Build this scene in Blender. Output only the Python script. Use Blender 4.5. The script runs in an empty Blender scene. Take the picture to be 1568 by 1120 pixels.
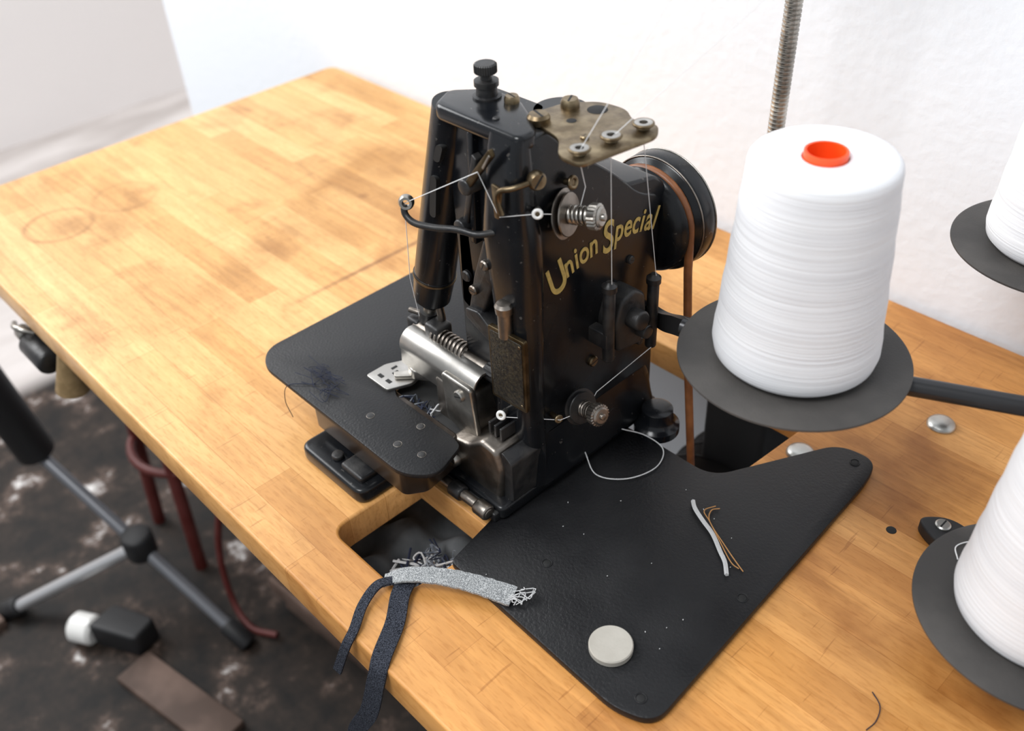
import bpy, bmesh, math, random
from mathutils import Vector, Matrix
random.seed(7)
S=0.54; ZT=0.75
def W(p): return Vector((p[0]*S,p[1]*S,p[2]*S+ZT))
scn=bpy.context.scene
try:
    scn.view_settings.view_transform='Standard'
    scn.view_settings.look='None'
except Exception: pass

# ------------------------------------------------------------------ materials
def newmat(name):
    m=bpy.data.materials.new(name); m.use_nodes=True
    nt=m.node_tree; b=nt.nodes['Principled BSDF']
    return m,nt,b
def mat(name,col,rough=0.5,metal=0.0,bump=0.0,bscale=200,var=0.0,vscale=30,spec=0.5,col2=None,coat=0.0,rvar=0.0,chips=None):
    m,nt,b=newmat(name); N=nt.nodes; L=nt.links
    b.inputs['Base Color'].default_value=(*col,1); b.inputs['Roughness'].default_value=rough
    b.inputs['Metallic'].default_value=metal; b.inputs['Specular IOR Level'].default_value=spec
    b.inputs['Coat Weight'].default_value=coat
    tc=N.new('ShaderNodeTexCoord')
    if var>0 or col2:
        n=N.new('ShaderNodeTexNoise'); n.inputs['Scale'].default_value=vscale; n.inputs['Detail'].default_value=6
        L.new(tc.outputs['Object'],n.inputs['Vector'])
        r=N.new('ShaderNodeValToRGB'); c2=col2 or tuple(min(1,c*(1+var)+var*0.05) for c in col)
        r.color_ramp.elements[0].position=0.4; r.color_ramp.elements[1].position=0.72
        r.color_ramp.elements[0].color=(*col,1); r.color_ramp.elements[1].color=(*c2,1)
        L.new(n.outputs['Fac'],r.inputs[0]); src=r.outputs[0]
        if chips:
            nn=N.new('ShaderNodeTexNoise'); nn.inputs['Scale'].default_value=230; nn.inputs['Detail'].default_value=3; L.new(tc.outputs['Object'],nn.inputs['Vector'])
            m2=N.new('ShaderNodeMapRange'); m2.inputs[1].default_value=.69; m2.inputs[2].default_value=.73; L.new(nn.outputs['Fac'],m2.inputs[0])
            mx=N.new('ShaderNodeMix'); mx.data_type='RGBA'; L.new(m2.outputs[0],mx.inputs[0]); L.new(src,mx.inputs[6]); mx.inputs[7].default_value=(*chips,1)
            src=mx.outputs[2]
        L.new(src,b.inputs['Base Color'])
        if rvar>0:
            mr=N.new('ShaderNodeMapRange'); mr.inputs[1].default_value=.35; mr.inputs[2].default_value=.7
            mr.inputs[3].default_value=rough; mr.inputs[4].default_value=rough+rvar
            L.new(n.outputs['Fac'],mr.inputs[0]); L.new(mr.outputs[0],b.inputs['Roughness'])
    if bump>0:
        n2=N.new('ShaderNodeTexNoise'); n2.inputs['Scale'].default_value=bscale; n2.inputs['Detail'].default_value=4
        L.new(tc.outputs['Object'],n2.inputs['Vector'])
        bp=N.new('ShaderNodeBump'); bp.inputs['Strength'].default_value=bump; bp.inputs['Distance'].default_value=0.001
        L.new(n2.outputs['Fac'],bp.inputs['Height']); L.new(bp.outputs[0],b.inputs['Normal'])
    return m
M={}
M['black']=mat('black_enamel',(0.005,0.0058,0.0075),0.18,bump=0.10,bscale=60,col2=(0.009,0.0095,0.0105),vscale=25,spec=.40,rvar=.14,chips=(.07,.065,.06))
M['blackm']=mat('worn_black_iron',(0.009,0.009,0.010),0.36,bump=0.3,bscale=250,col2=(0.030,0.028,0.026),vscale=70,rvar=.2)
M['plate']=mat('black_painted_plate',(0.007,0.007,0.008),0.36,bump=0.35,bscale=500,col2=(0.014,0.014,0.015),vscale=14,rvar=.16,spec=.32)
M['steel']=mat('dull_steel',(0.34,0.32,0.29),0.34,1.0,bump=0.3,bscale=200,col2=(0.6,0.57,0.52),vscale=60)
M['dsteel']=mat('stained_steel',(0.17,0.15,0.13),0.38,1.0,bump=0.3,bscale=160,col2=(0.40,0.36,0.32),vscale=45)
M['chrome']=mat('satin_nickel',(0.40,0.385,0.36),0.36,1.0,col2=(0.58,0.56,0.53),vscale=50)
M['brass']=mat('aged_brass',(0.15,0.11,0.065),0.38,1.0,bump=0.2,bscale=200,col2=(0.34,0.27,0.17),vscale=90)
M['dbrass']=mat('dull_brass',(0.07,0.05,0.026),0.45,1.0,bump=0.2,bscale=200,col2=(0.16,0.12,0.07),vscale=90)
M['gold']=mat('gold_lettering',(0.56,0.40,0.12),0.5,0.0,col2=(.35,.25,.08),vscale=260)
M['porcelain']=mat('porcelain',(0.80,0.79,0.76),0.2)
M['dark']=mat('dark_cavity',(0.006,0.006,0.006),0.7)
M['brownbox']=mat('oily_dark_brown',(0.022,0.015,0.011),0.28,col2=(0.045,0.03,0.02),vscale=20)
M['white']=mat('white_thread',(0.80,0.80,0.80),0.8)
M['orange']=mat('orange_plastic',(0.95,0.085,0.01),0.35)
M['disc']=mat('dusty_grey_disc',(0.042,0.039,0.037),0.6,bump=.3,bscale=700,col2=(0.10,0.092,0.085),vscale=12,spec=.35)
M['belt']=mat('leather_belt',(0.16,0.055,0.018),0.42,col2=(0.30,0.11,0.035),vscale=60)
M['rod']=mat('grey_rod',(0.045,0.045,0.047),0.3,0.7)
M['denim']=mat('dark_denim',(0.004,0.005,0.009),0.95,bump=1,bscale=1500,col2=(0.10,0.11,0.14),vscale=1600,spec=.2)
M['tape']=mat('woven_light_tape',(0.17,0.18,0.185),0.9,bump=1,bscale=1200,col2=(0.66,0.67,0.67),vscale=1300,spec=.2)
M['cotton']=mat('cotton_thread_end',(0.6,0.6,0.6),0.9,bump=1,bscale=1200)
M['navy']=mat('navy_thread',(0.006,0.010,0.03),0.8)
M['tan']=mat('orange_thread',(0.40,0.2,0.07),0.8)
M['lint']=mat('lint',(0.05,0.06,0.08),0.95,bump=1,bscale=300,col2=(0.3,0.32,0.35),vscale=110)
M['red']=mat('dark_red_paint',(0.085,0.012,0.009),0.5,var=.2)
M['grey']=mat('grey_tube',(0.16,0.165,0.18),0.35,0.3)
M['silver']=mat('silver_tube',(0.55,0.55,0.56),0.3,0.7)
M['rubber']=mat('black_rubber',(0.010,0.010,0.011),0.55)
M['magnet']=mat('magnet_face',(0.46,0.43,0.375),0.4,0.25,bump=.2,bscale=300,col2=(0.56,0.53,0.47),vscale=40)
M['galv']=mat('galvanised',(0.45,0.45,0.43),0.35,1.0,col2=(0.65,0.64,0.6),vscale=50)
M['brush']=mat('brush_bristle',(0.20,0.13,0.055),0.8,var=.3,vscale=120)
M['plank']=mat('old_brown_board',(0.07,0.042,0.03),0.7,col2=(0.17,0.11,0.085),vscale=12,bump=.4,bscale=60)

# wood
def wood():
    m,nt,b=newmat('beech_butcher_block'); N=nt.nodes; L=nt.links
    def math_(op,a,bv=None,clamp=False):
        n=N.new('ShaderNodeMath'); n.operation=op; n.use_clamp=clamp
        for i,x in enumerate((a,bv)):
            if x is None: continue
            if isinstance(x,(int,float)): n.inputs[i].default_value=x
            else: L.new(x,n.inputs[i])
        return n.outputs[0]
    def mul(a,bv,f=1.0,bt='MULTIPLY'):
        n=N.new('ShaderNodeMix'); n.data_type='RGBA'; n.blend_type=bt
        if isinstance(f,(int,float)): n.inputs[0].default_value=f
        else: L.new(f,n.inputs[0])
        L.new(a,n.inputs[6])
        if isinstance(bv,tuple): n.inputs[7].default_value=bv
        else: L.new(bv,n.inputs[7])
        return n.outputs[2]
    def ramp(src,els):
        r=N.new('ShaderNodeValToRGB'); e=r.color_ramp.elements
        e[0].position=els[0][0]; e[0].color=(*els[0][1],1); e[1].position=els[-1][0]; e[1].color=(*els[-1][1],1)
        for p,c in els[1:-1]: q=e.new(p); q.color=(*c,1)
        L.new(src,r.inputs[0]); return r.outputs[0]
    def noise(scale,sv=(1,1,1),det=6,dist=0):
        mp=N.new('ShaderNodeMapping'); mp.inputs['Scale'].default_value=sv; L.new(tc.outputs['Object'],mp.inputs[0])
        n=N.new('ShaderNodeTexNoise'); n.inputs['Scale'].default_value=scale; n.inputs['Detail'].default_value=det; n.inputs['Distortion'].default_value=dist
        L.new(mp.outputs[0],n.inputs['Vector']); return n.outputs['Fac']
    tc=N.new('ShaderNodeTexCoord')
    br=N.new('ShaderNodeTexBrick'); br.inputs['Scale'].default_value=1
    br.inputs['Brick Width'].default_value=0.23; br.inputs['Row Height'].default_value=0.034
    br.inputs['Mortar Size'].default_value=0.0003; br.inputs['Mortar Smooth'].default_value=0.3
    br.offset=0.37; br.offset_frequency=2
    br.inputs['Color1'].default_value=(0.0,0,0,1); br.inputs['Color2'].default_value=(1,1,1,1); br.inputs['Mortar'].default_value=(0.3,.3,.3,1)
    L.new(tc.outputs['Object'],br.inputs['Vector'])
    c=ramp(br.outputs['Color'],[(0,(0.59,0.325,0.112)),(.5,(0.70,0.405,0.15)),(1,(0.80,0.50,0.215))])
    g=noise(3.2,(3,40,10),8,.9)
    c=mul(c,ramp(g,[(.3,(.80,.76,.68)),(.7,(1.08,1.08,1.06))]))
    fl=noise(60,(1.5,9,4),3)
    c=mul(c,ramp(fl,[(.36,(.86,.80,.70)),(.48,(1,1,1))]),.8)
    st=noise(4.5,(1,1,1),6,.6)
    c=mul(c,ramp(st,[(.34,(.70,.61,.48)),(.56,(1.04,1.04,1.04))]),.9)
    st2=noise(13,(1,1,1),5,.3)
    c=mul(c,ramp(st2,[(.30,(.64,.54,.42)),(.45,(1,1,1))]),.8)
    # fine scratches
    sc=noise(30,(12,.8,1),2,.4)
    c=mul(c,ramp(sc,[(.27,(.62,.52,.42)),(.31,(1,1,1))]),.6)
    sp=N.new('ShaderNodeSeparateXYZ'); L.new(tc.outputs['Object'],sp.inputs[0])
    mr=N.new('ShaderNodeMapRange'); mr.inputs[1].default_value=-1.0; mr.inputs[2].default_value=-.25; L.new(sp.outputs['X'],mr.inputs[0])
    c=mul(c,(.95,.78,.62,1),mr.outputs[0])  # window light falling off towards the near end, painted into the wood colour
    c=mul(c,(.45,.28,.14,1),math_('MULTIPLY',br.outputs['Fac'],.3))
    for cx,cy,R,s in ((-1.998*S,.506*S,.070*S,.75),(-2.01*S,.663*S,.066*S,.4)):
        cv=N.new('ShaderNodeCombineXYZ'); cv.inputs[0].default_value=cx; cv.inputs[1].default_value=cy; cv.inputs[2].default_value=ZT
        vm=N.new('ShaderNodeVectorMath'); vm.operation='DISTANCE'; L.new(tc.outputs['Object'],vm.inputs[0]); L.new(cv.outputs[0],vm.inputs[1])
        d=math_('ABSOLUTE',math_('SUBTRACT',vm.outputs['Value'],R))
        k=math_('SUBTRACT',1.0,math_('DIVIDE',d,.0055),True)
        k=math_('MULTIPLY',math_('MULTIPLY',k,s),math_('MULTIPLY',noise(22),1.5),True)
        c=mul(c,(.52,.40,.26,1),k)
    n4=N.new('ShaderNodeTexVoronoi'); n4.inputs['Scale'].default_value=6
    L.new(tc.outputs['Object'],n4.inputs['Vector'])
    c=mul(c,ramp(n4.outputs['Distance'],[(.03,(.45,.33,.22)),(.07,(1,1,1))]))
    d=math_('ABSOLUTE',math_('SUBTRACT',sp.outputs['X'],-1.372*S))
    k=math_('SUBTRACT',1.0,math_('DIVIDE',d,.005),True)
    mY=N.new('ShaderNodeMapRange'); mY.inputs[1].default_value=.66*S; mY.inputs[2].default_value=.8*S; L.new(sp.outputs['Y'],mY.inputs[0])
    k=math_('MULTIPLY',math_('MULTIPLY',k,mY.outputs[0]),math_('MULTIPLY',noise(14),1.5),True)
    c=mul(c,(.3,.2,.14,1),k)
    L.new(c,b.inputs['Base Color'])
    rr=N.new('ShaderNodeMapRange'); rr.inputs[1].default_value=.3; rr.inputs[2].default_value=.7; rr.inputs[3].default_value=.50; rr.inputs[4].default_value=.30
    L.new(st,rr.inputs[0]); L.new(rr.outputs[0],b.inputs['Roughness'])
    bp=N.new('ShaderNodeBump'); bp.inputs['Strength'].default_value=.15; bp.inputs['Distance'].default_value=.0006
    L.new(g,bp.inputs['Height']); L.new(bp.outputs[0],b.inputs['Normal'])
    return m
M['wood']=wood()
def wallmat(name,c):
    m=mat(name,c,0.85,bump=.0)
    nt=m.node_tree;N=nt.nodes;L=nt.links;b=N['Principled BSDF']
    tc=N.new('ShaderNodeTexCoord'); n=N.new('ShaderNodeTexNoise'); n.inputs['Scale'].default_value=80; n.inputs['Detail'].default_value=4
    L.new(tc.outputs['Object'],n.inputs['Vector'])
    bp=N.new('ShaderNodeBump'); bp.inputs['Strength'].default_value=.28; bp.inputs['Distance'].default_value=.003
    L.new(n.outputs['Fac'],bp.inputs['Height']); L.new(bp.outputs[0],b.inputs['Normal'])
    return m
M['wall']=wallmat('white_plaster',(0.86,0.89,0.93))
M['wall2']=wallmat('pale_plaster',(0.87,0.83,0.815))
def floormat():
    m,nt,b=newmat('worn_floor'); N=nt.nodes; L=nt.links
    tc=N.new('ShaderNodeTexCoord')
    n=N.new('ShaderNodeTexNoise'); n.inputs['Scale'].default_value=9; n.inputs['Detail'].default_value=12; n.inputs['Roughness'].default_value=.72
    L.new(tc.outputs['Object'],n.inputs['Vector'])
    r=N.new('ShaderNodeValToRGB'); e=r.color_ramp.elements
    e[0].position=.40; e[0].color=(0.005,0.004,0.0035,1); e[1].position=.68; e[1].color=(0.7,0.68,0.66,1)
    a=e.new(.53); a.color=(0.022,0.015,0.011,1); a2=e.new(.60); a2.color=(0.09,0.060,0.047,1)
    L.new(n.outputs['Fac'],r.inputs[0])
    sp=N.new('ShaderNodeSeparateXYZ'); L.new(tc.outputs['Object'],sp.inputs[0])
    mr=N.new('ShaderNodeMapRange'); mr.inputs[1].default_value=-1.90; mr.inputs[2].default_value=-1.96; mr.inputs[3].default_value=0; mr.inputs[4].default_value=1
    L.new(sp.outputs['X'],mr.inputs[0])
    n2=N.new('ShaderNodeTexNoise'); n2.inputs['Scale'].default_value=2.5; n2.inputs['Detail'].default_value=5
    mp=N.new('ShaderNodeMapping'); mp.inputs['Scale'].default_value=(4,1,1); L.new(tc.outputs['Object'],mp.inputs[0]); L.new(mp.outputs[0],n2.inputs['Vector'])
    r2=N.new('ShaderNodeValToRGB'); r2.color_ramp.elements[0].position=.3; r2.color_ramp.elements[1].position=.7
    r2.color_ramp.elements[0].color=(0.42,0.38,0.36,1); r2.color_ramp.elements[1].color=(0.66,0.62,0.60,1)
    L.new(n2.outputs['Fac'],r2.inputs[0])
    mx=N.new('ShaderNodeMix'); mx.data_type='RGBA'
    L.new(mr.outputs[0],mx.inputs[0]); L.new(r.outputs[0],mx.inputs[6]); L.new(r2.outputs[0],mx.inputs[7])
    L.new(mx.outputs[2],b.inputs['Base Color']); b.inputs['Roughness'].default_value=.6; b.inputs['Specular IOR Level'].default_value=.25
    return m
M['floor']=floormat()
def conemat():
    m=mat('wound_white_thread',(0.84,0.84,0.86),0.75)
    nt=m.node_tree;N=nt.nodes;L=nt.links;b=N['Principled BSDF']
    tc=N.new('ShaderNodeTexCoord')
    def nz(rot,sc):
        mp=N.new('ShaderNodeMapping'); mp.inputs['Rotation'].default_value=rot; mp.inputs['Scale'].default_value=sc
        L.new(tc.outputs['Object'],mp.inputs[0])
        n=N.new('ShaderNodeTexNoise'); n.inputs['Scale'].default_value=1; n.inputs['Detail'].default_value=3; L.new(mp.outputs[0],n.inputs['Vector']); return n
    a=nz((.06,.05,0),(7,7,700)); c2=nz((-.07,-.04,0),(6,6,520)); c=nz((.02,-.05,0),(8,8,110))
    ad=N.new('ShaderNodeMath'); L.new(a.outputs['Fac'],ad.inputs[0]); L.new(c2.outputs['Fac'],ad.inputs[1])
    bp=N.new('ShaderNodeBump'); bp.inputs['Strength'].default_value=.55; bp.inputs['Distance'].default_value=.0007
    L.new(ad.outputs[0],bp.inputs['Height'])
    r=N.new('ShaderNodeValToRGB'); r.color_ramp.elements[0].position=.3; r.color_ramp.elements[1].position=.6
    r.color_ramp.elements[0].color=(.77,.77,.79,1); r.color_ramp.elements[1].color=(.85,.85,.865,1)
    L.new(c.outputs['Fac'],r.inputs[0]); L.new(r.outputs[0],b.inputs['Base Color'])
    L.new(bp.outputs[0],b.inputs['Normal'])
    return m
M['cone']=conemat()

# ------------------------------------------------------------------ builders
def empty(name):
    o=bpy.data.objects.new(name,None); o.empty_display_size=.02
    bpy.context.collection.objects.link(o); return o
def finish(name,bm,m,parent,bevel=0,seg=3,sharp=35,smooth=True):
    bmesh.ops.remove_doubles(bm,verts=bm.verts,dist=1e-6)
    bmesh.ops.recalc_face_normals(bm,faces=bm.faces)
    if bevel>0:
        es=[e for e in bm.edges if len(e.link_faces)==2 and e.calc_face_angle(0)>math.radians(28)]
        bmesh.ops.bevel(bm,geom=es,offset=bevel,segments=seg,profile=.5,affect='EDGES',clamp_overlap=True)
    for v in bm.verts: v.co=W(v.co)
    for f in bm.faces: f.smooth=smooth
    for e in bm.edges:
        if len(e.link_faces)==2 and e.calc_face_angle(0)>math.radians(sharp): e.smooth=False
    me=bpy.data.meshes.new(name); bm.to_mesh(me); bm.free()
    me.materials.append(M[m] if isinstance(m,str) else m)
    o=bpy.data.objects.new(name,me); bpy.context.collection.objects.link(o)
    if parent: o.parent=parent
    return o
def rp(pts,r,n=6):
    out=[];k=len(pts)
    for i,p in enumerate(pts):
        rr=r[i] if isinstance(r,(list,tuple)) else r
        p=Vector(p);a=Vector(pts[i-1]);c=Vector(pts[(i+1)%k])
        if rr<=0: out.append(tuple(p)); continue
        da=(a-p);dc=(c-p); d=min(rr,da.length*.49,dc.length*.49)
        s=p+da.normalized()*d; e=p+dc.normalized()*d
        for j in range(n+1):
            t=j/n; q=s*(1-t)**2+p*2*t*(1-t)+e*t*t; out.append(tuple(q))
    return out
def prism(name,poly,axis,a,b,m,parent,bevel=0,seg=3,rot=None,**k):
    bm=bmesh.new()
    def P(q,h):
        if axis=='z': return (q[0],q[1],h)
        if axis=='x': return (h,q[0],q[1])
        return (q[0],h,q[1])
    A=[bm.verts.new(P(q,a)) for q in poly]; B=[bm.verts.new(P(q,b)) for q in poly]
    n=len(poly)
    bm.faces.new(A); bm.faces.new(B[::-1])
    for i in range(n): bm.faces.new((A[i],B[i],B[(i+1)%n],A[(i+1)%n]))
    if rot: bmesh.ops.rotate(bm,verts=bm.verts,cent=Vector(rot[0]),matrix=Matrix.Rotation(math.radians(rot[2]),3,Vector(rot[1])))
    return finish(name,bm,m,parent,bevel,seg,**k)
def box(name,x0,x1,y0,y1,z0,z1,m,parent,bevel=.003,**k):
    return prism(name,[(x0,y0),(x1,y0),(x1,y1),(x0,y1)],'z',z0,z1,m,parent,bevel,**k)
def lathe(name,p0,p1,prof,m,parent,seg=40,sharp=35,**k):
    p0=Vector(p0);ax=(Vector(p1)-p0).normalized()
    u=ax.orthogonal().normalized(); v=ax.cross(u)
    bm=bmesh.new(); rings=[]
    for t,r in prof:
        c=p0+ax*t
        if r<=1e-7: rings.append([bm.verts.new(c)])
        else: rings.append([bm.verts.new(c+(u*math.cos(2*math.pi*i/seg)+v*math.sin(2*math.pi*i/seg))*r) for i in range(seg)])
    for A,B in zip(rings,rings[1:]):
        for i in range(seg):
            j=(i+1)%seg
            if len(A)==1 and len(B)==1: continue
            if len(A)==1: bm.faces.new((A[0],B[i],B[j]))
            elif len(B)==1: bm.faces.new((A[i],A[j],B[0]))
            else: bm.faces.new((A[i],A[j],B[j],B[i]))
    return finish(name,bm,m,parent,sharp=sharp,**k)
def cyl(name,p0,p1,r,m,parent,ch=None,seg=32,**k):
    L=(Vector(p1)-Vector(p0)).length; ch=min(r*.25,L*.25) if ch is None else ch
    return lathe(name,p0,p1,[(0,0),(0,r-ch),(ch*.3,r-ch*.3),(ch,r),(L-ch,r),(L-ch*.3,r-ch*.3),(L,r-ch),(L,0)],m,parent,seg=seg,sharp=50,**k)
def knurl(name,p0,p1,r,m,parent,n=30):
    p0=Vector(p0);p1=Vector(p1);ax=(p1-p0).normalized();u=ax.orthogonal().normalized();v=ax.cross(u)
    bm=bmesh.new();R=[]
    L=(p1-p0).length
    for t,s in ((0,.85),(L*.12,1),(L*.88,1),(L,.85)):
        ring=[]
        for i in range(n*2):
            a=math.pi*i/n; rr=r*s*(1 if i%2 else .93)
            ring.append(bm.verts.new(p0+ax*t+(u*math.cos(a)+v*math.sin(a))*rr))
        R.append(ring)
    for A,B in zip(R,R[1:]):
        for i in range(n*2): bm.faces.new((A[i],A[(i+1)%(n*2)],B[(i+1)%(n*2)],B[i]))
    bm.faces.new(R[0][::-1]);bm.faces.new(R[-1])
    return finish(name,bm,m,parent,sharp=20)
def cr(pts,n=8):
    P=[Vector(p) for p in pts]; P=[P[0]*2-P[1]]+P+[P[-1]*2-P[-2]]
    out=[]
    for i in range(1,len(P)-2):
        a,b,c,d=P[i-1:i+3]
        for j in range(n):
            t=j/n
            out.append(.5*((2*b)+(-a+c)*t+(2*a-5*b+4*c-d)*t*t+(-a+3*b-3*c+d)*t**3))
    out.append(P[-2]); return out
def tube(name,pts,r,m,parent,seg=10,smooth=0,**k):
    if smooth: pts=cr(pts,smooth)
    P=[Vector(p) for p in pts]; bm=bmesh.new(); prev=None; R=[]
    u=None
    for i,p in enumerate(P):
        t=(P[min(i+1,len(P)-1)]-P[max(i-1,0)]).normalized()
        if u is None: u=t.orthogonal().normalized()
        else:
            u=(u-t*u.dot(t)).normalized()
        v=t.cross(u); rr=r[i*len(r)//len(P)] if isinstance(r,(list,tuple)) else r
        R.append([bm.verts.new(p+(u*math.cos(2*math.pi*a/seg)+v*math.sin(2*math.pi*a/seg))*rr) for a in range(seg)])
    for A,B in zip(R,R[1:]):
        for i in range(seg): bm.faces.new((A[i],A[(i+1)%seg],B[(i+1)%seg],B[i]))
    bm.faces.new(R[0][::-1]);bm.faces.new(R[-1])
    return finish(name,bm,m,parent,sharp=60,**k)
def ribbon(name,pts,w,m,parent,th=.0015,side=None,n=8,jag=0,w2=None):
    P=cr(pts,n); bm=bmesh.new(); R=[]
    for i,p in enumerate(P):
        t=(P[min(i+1,len(P)-1)]-P[max(i-1,0)]).normalized()
        s=Vector(side) if side else Vector((0,0,1)).cross(t)
        s=(s-t*s.dot(t)).normalized(); nn=t.cross(s)
        wb=w if w2 is None else w+(w2-w)*i/(len(P)-1)
        ww=wb*(1+random.uniform(-jag,jag))
        R.append([bm.verts.new(p+s*a*ww/2+nn*b*th/2) for a,b in ((-1,-1),(1,-1),(1,1),(-1,1))])
    for A,B in zip(R,R[1:]):
        for i in range(4): bm.faces.new((A[i],A[(i+1)%4],B[(i+1)%4],B[i]))
    bm.faces.new(R[0][::-1]);bm.faces.new(R[-1])
    return finish(name,bm,m,parent,sharp=50)
def loft(name,rings,m,parent,bevel=0,sub=0,**k):
    bm=bmesh.new(); R=[[bm.verts.new(p) for p in r] for r in rings]; n=len(R[0])
    for A,B in zip(R,R[1:]):
        for i in range(n): bm.faces.new((A[i],A[(i+1)%n],B[(i+1)%n],B[i]))
    bm.faces.new(R[0][::-1]);bm.faces.new(R[-1])
    o=finish(name,bm,m,parent,bevel,**k)
    if sub:
        s=o.modifiers.new('s','SUBSURF'); s.levels=sub; s.render_levels=sub
    return o
def zring(x0,x1,y0,y1,z,r,n=5):
    return [(p[0],p[1],z) for p in rp([(x0,y0),(x1,y0),(x1,y1),(x0,y1)],r,n)]
def torus(name,c,ax,R,r,m,parent,seg=28,rs=8):
    ax=Vector(ax).normalized();u=ax.orthogonal().normalized();v=ax.cross(u);c=Vector(c)
    bm=bmesh.new();Q=[]
    for i in range(seg):
        a=2*math.pi*i/seg; d=u*math.cos(a)+v*math.sin(a)
        Q.append([bm.verts.new(c+d*(R+r*math.cos(2*math.pi*j/rs))+ax*r*math.sin(2*math.pi*j/rs)) for j in range(rs)])
    for i in range(seg):
        A=Q[i];B=Q[(i+1)%seg]
        for j in range(rs): bm.faces.new((A[j],A[(j+1)%rs],B[(j+1)%rs],B[j]))
    return finish(name,bm,m,parent,sharp=80)
def screw(name,c,d,r,m,parent,h=None):
    c=Vector(c);d=Vector(d).normalized();h=h or r*.6
    lathe(name,c-d*.002,c+d,[(0,0),(0,r),(.002+h*.6,r),(.002+h,r*.8),(.002+h,0)],m,parent,seg=24)
    u=d.orthogonal().normalized();v=d.cross(u)
    a=random.uniform(0,3); s=(u*math.cos(a)+v*math.sin(a)); w=d.cross(s)
    bm=bmesh.new(); vs=[]
    for x,y,z in [(sx,sy,sz) for sz in (0,1) for sx,sy in ((-1,-1),(1,-1),(1,1),(-1,1))]:
        vs.append(bm.verts.new(c+s*x*r*.78+w*y*r*.11+d*(h*(.9 if z==0 else 1.02))))
    for f in ((0,1,2,3),(4,5,6,7),(0,1,5,4),(1,2,6,5),(2,3,7,6),(3,0,4,7)): bm.faces.new([vs[i] for i in f])
    finish(name+'_slot',bm,'dark',parent)
def coil(name,p0,p1,R,r,turns,m,parent):
    p0=Vector(p0);p1=Vector(p1);ax=(p1-p0).normalized();u=ax.orthogonal().normalized();v=ax.cross(u)
    pts=[]
    N=int(turns*14)
    for i in range(N+1):
        a=2*math.pi*i/14; pts.append(p0.lerp(p1,i/N)+(u*math.cos(a)+v*math.sin(a))*R)
    tube(name,pts,r,m,parent,seg=6)
def poly_holes(name,outer,holes,z0,z1,m,parent,bev=.004):
    cu=bpy.data.curves.new(name,'CURVE'); cu.dimensions='2D'; cu.fill_mode='BOTH'
    for pl in [outer]+holes:
        sp=cu.splines.new('POLY'); sp.points.add(len(pl)-1)
        for i,p in enumerate(pl): sp.points[i].co=(p[0]*S,p[1]*S,0,1)
        sp.use_cyclic_u=True
    cu.extrude=(z1-z0)*S/2-bev*S; cu.bevel_depth=bev*S; cu.bevel_resolution=2; cu.offset=-bev*S
    t=bpy.data.objects.new(name,cu); bpy.context.collection.objects.link(t)
    t.location=(0,0,(z0+z1)/2*S+ZT)
    bpy.context.view_layer.update()
    dg=bpy.context.evaluated_depsgraph_get()
    me=bpy.data.meshes.new_from_object(t.evaluated_get(dg)); me.transform(t.matrix_world)
    bpy.data.objects.remove(t)
    me.materials.clear(); me.materials.append(M[m])
    o=bpy.data.objects.new(name,me); bpy.context.collection.objects.link(o)
    if parent: o.parent=parent
    return o

FL=-ZT/S
# ------------------------------------------------------------------ room
def slab(name,x0,x1,y0,y1,z0,z1,m): return box(name,x0,x1,y0,y1,z0,z1,m,None,0)
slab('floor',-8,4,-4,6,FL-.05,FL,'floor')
slab('wall_back',-3.33,4,1.435,1.60,FL,3.4,'wall')
slab('wall_left',-6.1,-5.9,-4,6,FL,3.4,'wall2')
slab('wall_far',-8,4,5.8,6.0,FL,3.4,'wall2')

# ------------------------------------------------------------------ worktable
tb=empty('worktable')
outer=rp([(-2.287,.327),(.75,.327),(.75,1.42),(-2.287,1.42)],.03)
h1=rp([(-.862,.412),(-.705,.412),(-.69,.565),(-.862,.565)][::-1],[.0,.02,.03,.025][::1])
h2=rp([(-.85,.845),(-.53,.845),(-.515,1.05),(-.85,1.05)][::-1],[.02,.035,.0,.02])
poly_holes('tabletop',outer,[h1,h2],-.055,0,'wood',tb)
for x in (-2.1,.55):
    for y in (.90,1.33):
        cyl('leg',(x,y,FL),(x,y,-.055),.035,'rubber',tb)
box('crossbar_1',-2.13,-2.07,.90,1.33,-.16,-.09,'rubber',tb)
box('crossbar_2',.52,.58,.90,1.33,-.16,-.09,'rubber',tb)
cyl('screw_hole',(-.318,.938,-.004),(-.318,.938,.0008),.007,'dark',tb)
mo=empty('sewing_motor')
lathe('motor_body',(-.66,.96,-.36),(-.66,2,-.36),[(0,0),(0,.05),(.005,.12),(.02,.145),(.09,.15),(.26,.15),(.33,.13),(.34,.05),(.34,0)],'rubber',mo,seg=48)
for i in range(5): torus('cooling_rib',(-.66,1.03+i*.045,-.36),(0,1,0),.15,.005,'blackm',mo,seg=48)
box('motor_hanger',-.72,-.60,1.07,1.25,-.23,-.056,'rubber',mo,.01)
lathe('motor_pulley',(-.625,.87,-.36),(-.625,2,-.36),[(0,0),(0,.06),(.006,.062),(.014,.05),(.022,.062),(.028,.06),(.028,.02),(.10,.02),(.10,0)],'steel',mo)
for i in range(11): torus('chain_link',(-.70,1.10,-.075-.022*i),((1,0,0) if i%2 else (0,1,0)),.010,.003,'blackm',mo,seg=14,rs=6)
tray=empty('waste_cloth_under_table')
g=bmesh.new()
nx,ny=26,22; V=[]
for i in range(nx):
    for j in range(ny):
        x=-.98+.42*i/(nx-1); y=.37+.30*j/(ny-1)
        z=-.13+.018*math.sin(x*60+y*20)+.014*math.sin(y*70-x*30)+random.uniform(-.004,.004)
        V.append(g.verts.new((x,y,z)))
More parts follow.
